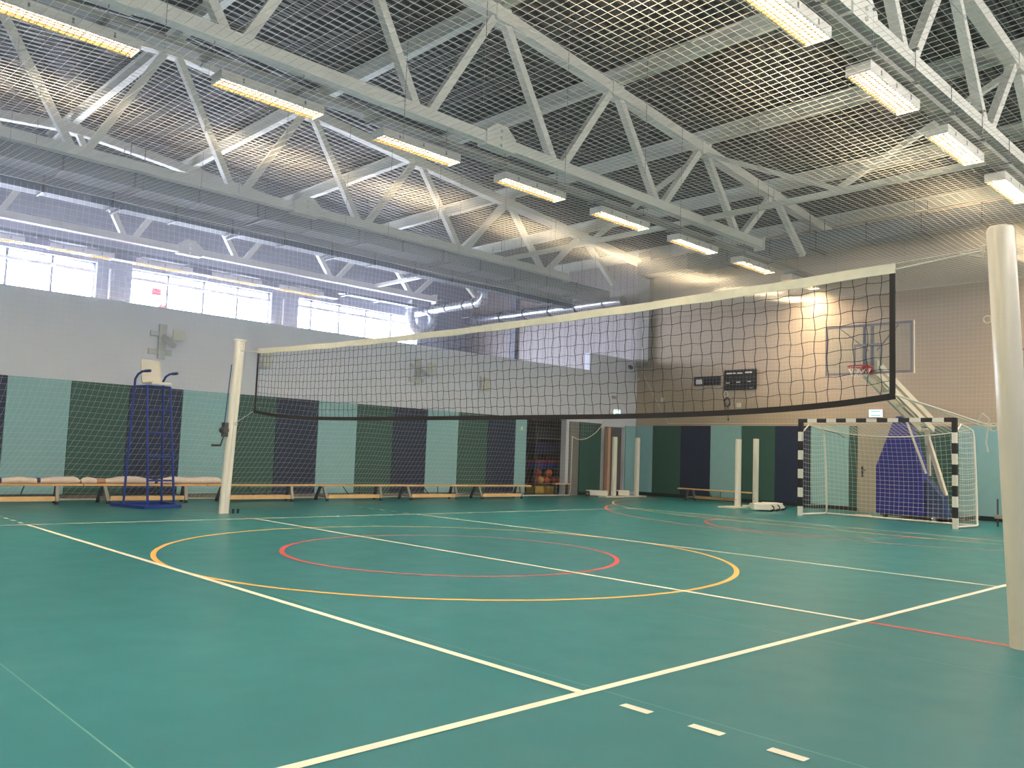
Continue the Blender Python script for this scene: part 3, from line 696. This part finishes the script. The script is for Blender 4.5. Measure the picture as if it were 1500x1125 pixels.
banded((0, -HW - .08, 2.04), (0, HW + .08, 2.04), 15, True, 'crossbar')
b = MB(); b.tube([(1.08, -HW, .03), (1.08, HW, .03)], .022, 10); b.build('ground_bar', 'white', g)
for s in (-1, 1):
    b = MB(); b.tube([(.03, s * (HW + .04), .03), (1.0, s * (HW + .04), .03), (1.07, s * (HW + .03), .05), (1.08, s * (HW + .02), .12), (1.03, s * (HW + .02), 1.0), (.95, s * (HW + .02), 1.75), (.9, s * (HW + .02), 1.86), (.78, s * (HW + .02), 1.9)], .022, 10); b.build('rear_stanchion', 'white', g)
    b = MB(); b.tube([(.03, s * (HW + .03), 1.78), (.32, s * (HW + .03), 1.97), (.78, s * (HW + .02), 1.9)], .016, 8); b.build('corner_brace', 'white', g)
L = []
def gp(u, v):   # u across -1..1, v 0 crossbar .. 1 ground
    sag = .16 * (1 - u * u)
    if v < .3: q = v / .3; return (.04 + .85 * q, u * HW, 2.0 - .1 * q - sag * q)
    q = (v - .3) / .7; return (.89 + .15 * q + .10 * math.sin(PI * q) * (1 - u * u), u * HW, 1.9 - sag * (1 - q) - 1.86 * q)
for i in range(32): L.append([gp(-1 + 2 * i / 31, v / 24) for v in range(25)])
for j in range(1, 29): L.append([gp(-1 + 2 * i / 30, j / 28) for i in range(31)])
for s in (-1, 1):
    for i in range(1, 10):
        q = i / 10; L.append([(q * (.9 + .13 * (1 - zz / 1.95)), s * (HW + .02), zz) for zz in [.04 + (1.9 - .04) * k / 8 for k in range(9)]])
    for j in range(19):
        zz = .05 + .1 * j; L.append([(.04 + (.9 + .13 * (1 - zz / 1.95)) * k / 8, s * (HW + .02), zz - .03 * math.sin(PI * k / 8)) for k in range(9)])
strands(L, .0028, 'goal_net', 'netw', g)
b = MB(); b.tube([gp(-1 + 2 * i / 30, .3) for i in range(31)], .012, 6); b.build('net_edge_cord', 'rope', g)
b = MB(); b.tube([(.8, HW, 1.9), (.85, HW - .35, 1.8), (.88, HW - .5, 1.72)], .006, 6); b.tube([(.8, -HW, 1.75), (.3, -HW, 1.72)], .006, 6); b.build('black_cord', 'black', g)
g.location = (11.17, 4.68, 0); g.rotation_euler = (0, 0, math.radians(-3.2))

# ------------------------------------------------------------------ mobile basketball hoop
h = thing('basketball_hoop', 'folding basketball stand with clear backboard and blue padded base behind the goal', 'basketball hoop', (13.2, 4.6, 0))
BX, BY = 11.2, 4.79
bb = MB(); bb.box(BX, BX + .012, BY - .9, BY + .9, 2.99, 4.03); board = bb.build('backboard', 'pane', h); board['label'] = 'clear glass backboard'
f = MB()
for a, c_, z0, z1 in ((-.9, .9, 2.99, 3.04), (-.9, .9, 3.98, 4.03), (-.9, -.85, 3.04, 3.98), (.85, .9, 3.04, 3.98), (-.295, .295, 3.57, 3.62), (-.295, -.245, 3.15, 3.57), (.245, .295, 3.15, 3.57)):
    f.box(BX - .004, BX - .001, BY + a, BY + c_, z0, z1)
f.build('board_marking', 'boardline', board)
f = MB(); f.box(BX + .012, BX + .05, BY - .915, BY - .895, 2.98, 4.04); f.build('board_edge_trim', 'hoopw', board)
f = MB(); f.box(BX + .02, BX + .06, BY + .05, BY + .11, 3.0, 3.98); f.box(BX + .02, BX + .06, BY - .11, BY - .05, 3.0, 3.98); f.bar((BX + .05, BY + .6, 3.98), (BX + .25, BY + .08, 3.5), .02, .02); f.bar((BX + .05, BY - .6, 3.98), (BX + .25, BY - .08, 3.5), .02, .02); f.build('board_support', 'boardline', h)
rc = Vector((BX - .38, BY, 3.11))
f = MB(); f.tube([rc + Vector((.225 * math.cos(a), .225 * math.sin(a), 0)) for a in [2 * PI * k / 32 for k in range(33)]], .012, 8, False)
f.tube([rc + Vector((.225 * math.cos(a), .225 * math.sin(a), -.045)) for a in [2 * PI * k / 32 for k in range(33)]], .006, 8, False)
f.prism([(rc.x + .15, 3.12), (BX - .005, 3.12), (BX - .005, 2.98), (rc.x + .22, 3.06)], 1, BY - .07, BY + .07); f.box(BX - .03, BX - .005, BY - .11, BY + .11, 2.98, 3.16); rim = f.build('rim', 'rim', h)
L = []
for k in range(12):
    a = 2 * PI * k / 12
    L.append([rc + Vector((r_ * math.cos(a + d_), r_ * math.sin(a + d_), z_)) for r_, d_, z_ in ((.222, 0, -.03), (.18, .26, -.11), (.15, 0.05, -.2))])
    L.append([rc + Vector((r_ * math.cos(a + d_), r_ * math.sin(a + d_), z_)) for r_, d_, z_ in ((.222, 0, -.03), (.18, -.26, -.11), (.15, -.05, -.2))])
strands(L, .004, 'hoop_net', 'boardnet', rim, 4)
PV = Vector((13.3, 4.40, 1.95))
for dy, dz, nm in ((.14, 0, 'upper'), (-.14, 0, 'upper')):
    f = MB(); f.bar((BX + .1, BY + dy, 3.24), (PV.x - .1, PV.y + dy, 2.18), .055, .11); f.build('arm', 'hoopw', h)
    f = MB(); f.bar((BX + .1, BY + dy, 3.02), (PV.x, PV.y + dy, 1.95), .055, .11); f.build('arm', 'hoopw', h)
for q in (.3, .55, .8):
    f = MB(); p = Vector((BX + .1, BY, 3.02)).lerp(PV, q); f.bar(p + Vector((0, -.14, 0)), p + Vector((0, .14, 0)), .05, .06); f.build('arm_spacer', 'hoopw', h)
f = MB(); f.box(BX + .062, BX + .14, BY - .16, BY + .16, 2.95, 3.3); f.build('arm_bracket', 'hoopw', h)
# tower pad: outline seen from the court (y, z)
PX = 12.75
out = [(5.28, .10), (5.28, 1.12), (5.22, 1.27), (4.90, 2.14), (4.84, 2.22), (4.66, 2.22), (4.61, 2.14), (4.30, 1.05), (4.28, .60), (4.26, .10)]
f = MB(); f.prism(out, 0, PX, PX + .4); f.build('base_pad', 'bluepad', h, bevel=.03)['label'] = 'blue vinyl padding'
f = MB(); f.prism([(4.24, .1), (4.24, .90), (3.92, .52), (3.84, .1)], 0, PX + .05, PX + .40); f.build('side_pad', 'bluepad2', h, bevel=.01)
f = MB(); f.bar((PX - .03, 4.63, 2.2), (PX - .03, 4.20, 1.0), .025, .04); f.build('pad_edge_strip', 'hoopw', h)
f = MB(); f.bar((PX + .35, 4.69, 2.2), (PX + .1, 4.70, 2.42), .14, .05); f.tube([(PX + .08, 4.58, 2.44), (PX + .08, 4.80, 2.44)], .05, 12); f.build('tower_clevis', 'hoopw', h)
f = MB(); f.bar((13.33, 4.40, 1.92), (13.33, 4.37, 1.62), .09, .1); f.tube([(13.33, 4.26, 1.94), (13.33, 4.54, 1.94)], .045, 12); f.build('rear_clevis', 'hoopw', h)
f = MB(); f.bar((13.3, 4.36, 1.72), (13.1, 3.95, .55), .06, .10); f.build('rear_link', 'hoopw', h)
f = MB(); f.bar((13.35, 4.38, 1.62), (13.35, 4.36, .95), .05, .08); f.build('rear_link', 'hoopw', h)
f = MB(); f.box(PX + .05, 14.6, 3.75, 5.2, .07, .11); f.build('base_plate', 'legdk', h)
for yy, xx in ((5.05, 12.72), (4.05, 12.72), (5.0, 14.4), (3.95, 14.4)):
    f = MB(); f.tube([(xx, yy - .03, .055), (xx, yy + .03, .055)], .055, 16); f.build('wheel', 'rubber' if yy > 4.5 else 'chrome', h)

# loose items under the hoop
b = MB(); b.tube([(12.55, 5.62, .03), (12.6, 5.3, .03)], .03, 10); tag(b.build('wood_stick', 'pinkwood'), 'short wooden stick lying behind the goal ground bar', 'stick')

# ------------------------------------------------------------------ slim spare posts on flat bases with counterweights
def slim_post(x, y, h_, label):
    t = thing('slim_post', label, 'sports post', (x, y, 0), 'slim white posts')
    b = MB(); b.box(x - .06, x + .06, y - .05, y + .05, .03, h_)
    b.box(x - .075, x - .06, y - .03, y + .03, .05, h_); b.build('post_tube', 'white', t, bevel=.012)
    b = MB(); b.tube([(x - .082, y, .2), (x - .07, y, .2)], .012, 8); b.build('bolt', 'rod', t)
    return t
def base_for(t, x0, x1, y0, y1): b = MB(); b.box(x0, x1, y0, y1, 0, .035); b.build('base_plate', 'hoopw', t, bevel=.006)
t = slim_post(12.6, 12.5, 1.68, 'slim white post in front of the grey double door, left of two'); base_for(t, 12.05, 12.85, 12.3, 12.6)
t = slim_post(13.7, 12.55, 1.70, 'slim white post by the wall corner, right of two'); base_for(t, 13.0, 14.0, 12.4, 12.7)
t = slim_post(12.2, 8.35, 1.65, 'slim white post on a flat base left of the roller box'); base_for(t, 11.75, 12.4, 8.2, 8.62)
t = slim_post(13.2, 8.45, 1.70, 'slim white post behind the white roller box'); base_for(t, 13.0, 13.5, 8.2, 8.7)
def roller_box(x, y, L_, ang, label, n=1):
    t = thing('counterweight_box', label, 'counterweight', (0, 0, 0), 'white counterweight boxes')
    b = MB(); b.box(-L_ / 2, L_ / 2, -.17, .17, .037, .175); b.build('weight_block', 'white', t, bevel=.008)
    b = MB(); b.prism([(-L_ / 2, .03), (-L_ / 2, .16), (-L_ / 2 - .03, .16), (-L_ / 2 - .10, .085), (-L_ / 2 - .10, .065)], 1, .10, .13); b.box(-L_ / 2 - .09, -L_ / 2, -.012, .012, .14, .17); b.build('wheel_fork', 'white', t)
    w_ = MB(); w_.tube([(-L_ / 2 - .06, -.09, .075), (-L_ / 2 - .06, .09, .075)], .075, 20); wo = w_.build('wheel', 'rubber', t)
    w_ = MB(); w_.tube([(-L_ / 2 - .06, -.1, .075), (-L_ / 2 - .06, .1, .075)], .026, 16); w_.build('hub', 'legs', wo)
    t.location = (x, y, 0); t.rotation_euler = (0, 0, ang); return t
RA = math.radians(136.2)
roller_box(12.3, 12.8, .5, RA + PI, 'white counterweight box with black wheel under the dark green pad')
roller_box(13.35, 12.75, .32, RA + PI, 'white counterweight box between the two slim posts at the corner')
for k, lab in enumerate(('white counterweight box with roller, nearest the slim posts', 'white counterweight box with roller, middle of three by the goal', 'white counterweight box with roller, tucked behind the goal post')):
    roller_box(11.66 + .42 * k, 7.46 + .085 * k, .36, RA, lab)

# pinkish board standing by the grey door
b = MB(); b.box(13.26, 13.37, 13.28, 13.42, .0, 2.0); t = tag(b.build('standing_board', 'pinkwood', bevel=.005), 'tall pinkish wooden board standing beside the grey double door', 'board')

# ------------------------------------------------------------------ storage recess contents
t = thing('storage_rack', 'dark storage rack of sports gear behind the side net', 'rack', (11.77, 14.6, 0))
for xx in (11.17, 12.42):
    for yy in (14.2, 14.9):
        b = MB(); b.box(xx - .02, xx + .02, yy - .02, yy + .02, 0, 2.0); b.build('upright', 'legdk', t)
for zz in (.28, .75, 1.15, 1.6):
    b = MB(); b.box(11.15, 12.44, 14.18, 14.92, zz - .02, zz); b.build('shelf', 'legdk', t)
for k, (zz, m, lab) in enumerate(((1.15, 'matn', 'thick navy mat lying on the upper shelf of the storage rack'), (1.6, 'dark', 'dark folded mat on the top shelf of the storage rack'))):
    b = MB(); b.box(11.22, 12.37, 14.2, 14.88, zz, zz + .3); tag(b.build('folded_mat', m, bevel=.02), lab, 'mat', 'mats in the storage rack')
for k, (xx, m, lab) in enumerate(((11.24, 'blueb', 'blue box on the middle shelf, left in the storage rack'), (11.67, 'blueb', 'blue box with red lid on the middle shelf, centre'), (12.04, 'blueb', 'blue box on the middle shelf, right in the storage rack'))):
    tt = thing('storage_box', lab, 'box', (xx, 14.2, .75), 'boxes on the middle shelf')
    b = MB(); b.box(xx, xx + .33, 14.2, 14.6, .75, .88); b.build('box_body', m, tt); b = MB(); b.box(xx - .01, xx + .34, 14.19, 14.61, .88, .96); b.build('lid', 'redb', tt)
BALLS = [(11.32, .28, 'redball'), (11.54, .28, 'yellowball'), (11.77, .28, 'orangeball'), (12.00, .28, 'redball'), (12.22, .28, 'orangeball'), (11.42, .48, 'redball'), (11.87, .48, 'orangeball')]
for k, (xx, zz, m) in enumerate(BALLS):
    b = MB(); b.sphere((xx, 14.32, zz + .105), .105); tag(b.build('ball', m), '%s ball in the storage rack, %s from the left in the %s row' % ({'redball': 'dark red', 'yellowball': 'yellow', 'orangeball': 'orange'}[m], ORD[k if k < 5 else k - 5], 'lower' if k < 5 else 'upper'), 'ball', 'balls in the storage rack')
for xx, lab in ((11.24, 'yellow box on the floor under the rack, left one'), (11.74, 'yellow box on the floor under the rack, right one')):
    b = MB(); b.box(xx, xx + .38, 14.25, 14.6, .0, .22); tag(b.build('crate', 'yellowb', bevel=.01), lab, 'box', 'yellow boxes under the rack')
b = MB(); b.box(11.2, 11.85, 13.42, 13.54, .30, .335); o = b.build('wood_plank', 'wood'); 

for q in (11.25, 11.72): b2 = MB(); b2.box(q, q + .05, 13.44, 13.52, 0, .30); b2.build('trestle_leg', 'legdk', o)
tag(o, 'short wooden plank on legs at the storage opening', 'bench')

# ------------------------------------------------------------------ wall fixtures
def hoop_bracket(x, z, label):
    t = thing('hoop_bracket', label, 'wall bracket', (x, YP, z), 'folded hoop brackets')
    b = MB(); b.box(x - .07, x + .07, YP - .06, YP, z - .33, z + .33); b.box(x - .22, x + .02, YP - .04, YP, z + .1, z + .19); b.box(x - .24, x + .2, YP - .04, YP, z - .25, z - .15); b.build('wall_plate', 'bracket', t, bevel=.004)
    b = MB(); b.bar((x, YP - .06, z + .1), (x + .12, YP - .34, z - .1), .06, .08); b.build('folding_arm', 'bracket', t)
    b = MB(); b.box(x + .07, x + .30, YP - .36, YP - .33, z + .02, z + .22); b.build('target_board', 'plywood', t, bevel=.004)
hoop_bracket(.24, 2.96, 'pale grey hoop bracket on the long wall above the umpire chair'); hoop_bracket(6.33, 2.96, 'pale grey hoop bracket on the long wall seen through the net')
for x_, lab in ((8.4, 'pale floodlight guard on the long wall behind the net'), (2.3, 'pale floodlight guard on the long wall above the far post')):
    t = thing('light_guard', lab, 'floodlight', (x_, YP, 2.85), 'wall floodlights')
    b = MB(); b.box(x_ - .04, x_ + .16, YP - .2, YP - .06, 2.68, 3.02); b.build('lamp_body', 'plywood', t, bevel=.01)
    b = MB(); b.tube([(x_ - .06, YP, 2.64), (x_ - .1, YP - .16, 2.68), (x_ - .1, YP - .2, 2.85), (x_ - .1, YP - .16, 3.02), (x_ - .06, YP, 3.06)], .012, 6); b.build('guard_bar', 'white', t)
def exit_sign(c, ax, label):
    t = thing('exit_sign', label, 'exit sign', c, 'exit signs')
    x_, y_, z_ = c
    b = MB(); g_ = MB(); l_ = MB()
    if ax == 'y':
        b.box(x_ - .17, x_ + .17, y_ - .05, y_, z_ - .09, z_ + .09); g_.box(x_ - .155, x_ + .155, y_ - .056, y_ - .05, z_ - .07, z_ + .07)
        for q in (-.045, .045): l_.box(x_ - .12, x_ + .12, y_ - .06, y_ - .056, z_ + q - .012, z_ + q + .012)
    else:
        b.box(x_ - .05, x_, y_ - .17, y_ + .17, z_ - .1, z_ + .1); g_.box(x_ - .056, x_ - .05, y_ - .16, y_ + .16, z_ - .085, z_ + .085)
        for q in (-.05, .05): l_.box(x_ - .06, x_ - .056, y_ - .12, y_ + .12, z_ + q - .015, z_ + q + .015)
    b.build('sign_case', 'white', t); g_.build('sign_face', 'exitg', t); l_.build('sign_stripe', 'exitline', t)
exit_sign((13.9, YP, 2.47), 'y', 'glowing exit sign over the grey double door'); exit_sign((XR, 6.15, 2.42), 'x', 'glowing exit sign over the beige door behind the goal')
t = thing('scoreboard', 'black scoreboard on the end wall, larger of the pair', 'scoreboard', (XR, 9.9, 3.4))
b = MB(); b.box(XR - .1, XR, 9.43, 10.4, 3.12, 3.68); b.build('case', 'screen', t, bevel=.006)
b = MB()
for y0, y1, z0, z1 in ((10.03, 10.32, 3.56, 3.60), (9.82, 9.98, 3.56, 3.595), (9.52, 9.74, 3.56, 3.61), (10.22, 10.34, 3.30, 3.325), (9.88, 10.0, 3.31, 3.34), (9.55, 9.66, 3.32, 3.345), (9.5, 9.58, 3.145, 3.16)): b.box(XR - .104, XR - .1, y0, y1, z0, z1)
b.build('caption_strip', 'pale', t)
b = MB()
for y0, y1, z0, z1 in ((10.02, 10.33, 3.38, 3.52), (9.8, 9.98, 3.38, 3.52), (9.5, 9.76, 3.38, 3.52), (10.18, 10.35, 3.15, 3.28), (9.84, 10.02, 3.15, 3.28), (9.5, 9.68, 3.17, 3.28)): b.box(XR - .103, XR - .1, y0, y1, z0, z1)
b.build('digit_window', 'screen2', t)
t = thing('shot_clock', 'smaller black display panel left of the scoreboard', 'scoreboard', (XR, 11.0, 3.4))
b = MB(); b.box(XR - .08, XR, 10.57, 11.42, 3.27, 3.53); b.build('case', 'screen', t, bevel=.006)
b = MB(); b.box(XR - .084, XR - .08, 11.12, 11.34, 3.31, 3.45); b.build('display_patch', 'pale', t)
t = thing('cable_coil', 'coil of dark cable hanging below the scoreboard', 'cable', (XR, 10.33, 2.75))
b = MB()
for r_, a in ((.11, .2), (.10, -.3), (.115, .6)): b.tube([(XR - .03 - .01 * math.sin(3 * q), 10.33 + r_ * math.cos(q) * .75, 2.78 + r_ * math.sin(q) + .02 * math.sin(q + a)) for q in [2 * PI * k / 20 for k in range(21)]], .012, 6)
b.build('coil_loop', 'screen2', t)
b = MB(); b.tube([(XR - .03, 10.3, 2.68), (XR - .03, 10.29, 2.3)], .008, 6); b.tube([(XR - .03, 10.29, 2.31), (XR - .03, 10.29, 2.26)], .02, 6); b.build('hanging_plug', 'screen2', t)
b = MB(); b.tube([(XR - .02, 10.38 + .06 * math.cos(q), 3.0 + .09 * math.sin(q)) for q in [2 * PI * k / 16 for k in range(17)]], .008, 6); tag(b.build('wire_loop', 'white'), 'white wire loop just under the scoreboard', 'cable')
for c, sz, lab in (((XR - .02, 9.97, 2.69), (.02, .06, .06), 'white wall socket right of the cable coil'), ((XR - .03, 12.55, 2.9), (.03, .04, .06), 'small white alarm on the end wall near the corner'), ((XR - .03, 5.85, 2.93), (.03, .1, .07), 'pale wall lamp seen beside the hoop arm')):
    b = MB(); b.box(c[0] - sz[0], XR, c[1] - sz[1], c[1] + sz[1], c[2] - sz[2], c[2] + sz[2]); tag(b.build('wall_box', 'white', bevel=.004), lab, 'wall box')
b = MB(); b.box(13.7, 13.86, YP - .04, YP, 2.86, 2.95); tag(b.build('wall_box', 'legs', bevel=.004), 'small grey box on the wall above the exit sign', 'wall box')
b = MB(); b.box(9.82, 9.90, YP - .09, YP, 1.74, 1.84); tag(b.build('call_button', 'white', bevel=.004), 'small switch on the narrow light teal pad', 'switch')
t = thing('security_camera', 'small black dome camera high on the wall near the corner', 'camera', (14.5, YP, 3.88))
b = MB(); b.tube([(14.5, YP, 3.9), (14.5, YP - .05, 3.9)], .06, 14); b.build('mount', 'legdk', t); b = MB(); b.sphere((14.5, YP - .08, 3.87), .055); b.build('dome', 'black', t)
# thin floor stand near the near post
t = thing('floor_stand', 'thin dark floor stand just left of the near net post', 'stand', (12.9, 2.9, 0))
b = MB(); b.tube([(12.9, 2.9, 0), (12.9, 2.9, .55)], .018, 8); b.build('rod', 'legdk', t); b = MB(); b.box(12.86, 12.94, 2.55, 2.95, .16, .24); b.build('cross_piece', 'legs', t)
# wall bars at the far right edge
t = thing('wall_bars', 'pale slatted wall panel seen right of the near net post', 'wall panel', (XR, 1.8, 2.2))
b = MB(); b.box(XR - .06, XR, .6, 3.0, 2.2, 4.0); b.build('panel', 'wallend', t)
for zz in (2.35, 2.72, 3.08, 3.45, 3.8):
    b = MB(); b.box(XR - .075, XR - .06, .6, 3.0, zz - .012, zz + .012); b.build('dark_groove', 'legdk', t)

# ------------------------------------------------------------------ light, world, camera
wd = bpy.data.worlds.new('World'); sc.world = wd; wd.use_nodes = True
wd.node_tree.nodes['Background'].inputs[0].default_value = (.75, .82, 1, 1); wd.node_tree.nodes['Background'].inputs[1].default_value = .3

_nt = wd.node_tree; _v = _nt.nodes.new('ShaderNodeVolumeScatter'); _v.inputs['Color'].default_value = (.86, .88, 1, 1)
_v.inputs['Density'].default_value = 0.0036; _v.inputs['Anisotropy'].default_value = 0.78
_nt.links.new(_v.outputs[0], _nt.nodes['World Output'].inputs['Volume'])
CAMP = (-5.981, -2.553, 1.067); yaw, pitch, roll_, F = 0.80447, 0.08390, 0.03744, 1235.3
f = Vector((math.cos(pitch) * math.cos(yaw), math.cos(pitch) * math.sin(yaw), math.sin(pitch)))
r = Vector((math.sin(yaw), -math.cos(yaw), 0)); u = r.cross(f)
r2 = math.cos(roll_) * r + math.sin(roll_) * u; u2 = -math.sin(roll_) * r + math.cos(roll_) * u
cam = bpy.data.cameras.new('camera'); cam.sensor_width = 36; cam.lens = 36 * F / 1500; cam.clip_end = 200; cam.clip_start = .05
co = bpy.data.objects.new('camera', cam); C.objects.link(co)
mw = Matrix((r2, u2, -f)).transposed().to_4x4(); mw.translation = Vector(CAMP); co.matrix_world = mw
sc.camera = co
sc.view_settings.view_transform = 'Standard'; sc.view_settings.look = 'None'; sc.view_settings.gamma = 1; sc.view_settings.use_curve_mapping = False
sc.view_settings.exposure = 1.2
sc.cycles.use_denoising = True
sc.cycles.max_bounces = 6; sc.cycles.diffuse_bounces = 4; sc.cycles.glossy_bounces = 3; sc.cycles.transparent_max_bounces = 16
sc.cycles.use_light_tree = True
sc.cycles.sample_clamp_indirect = 8
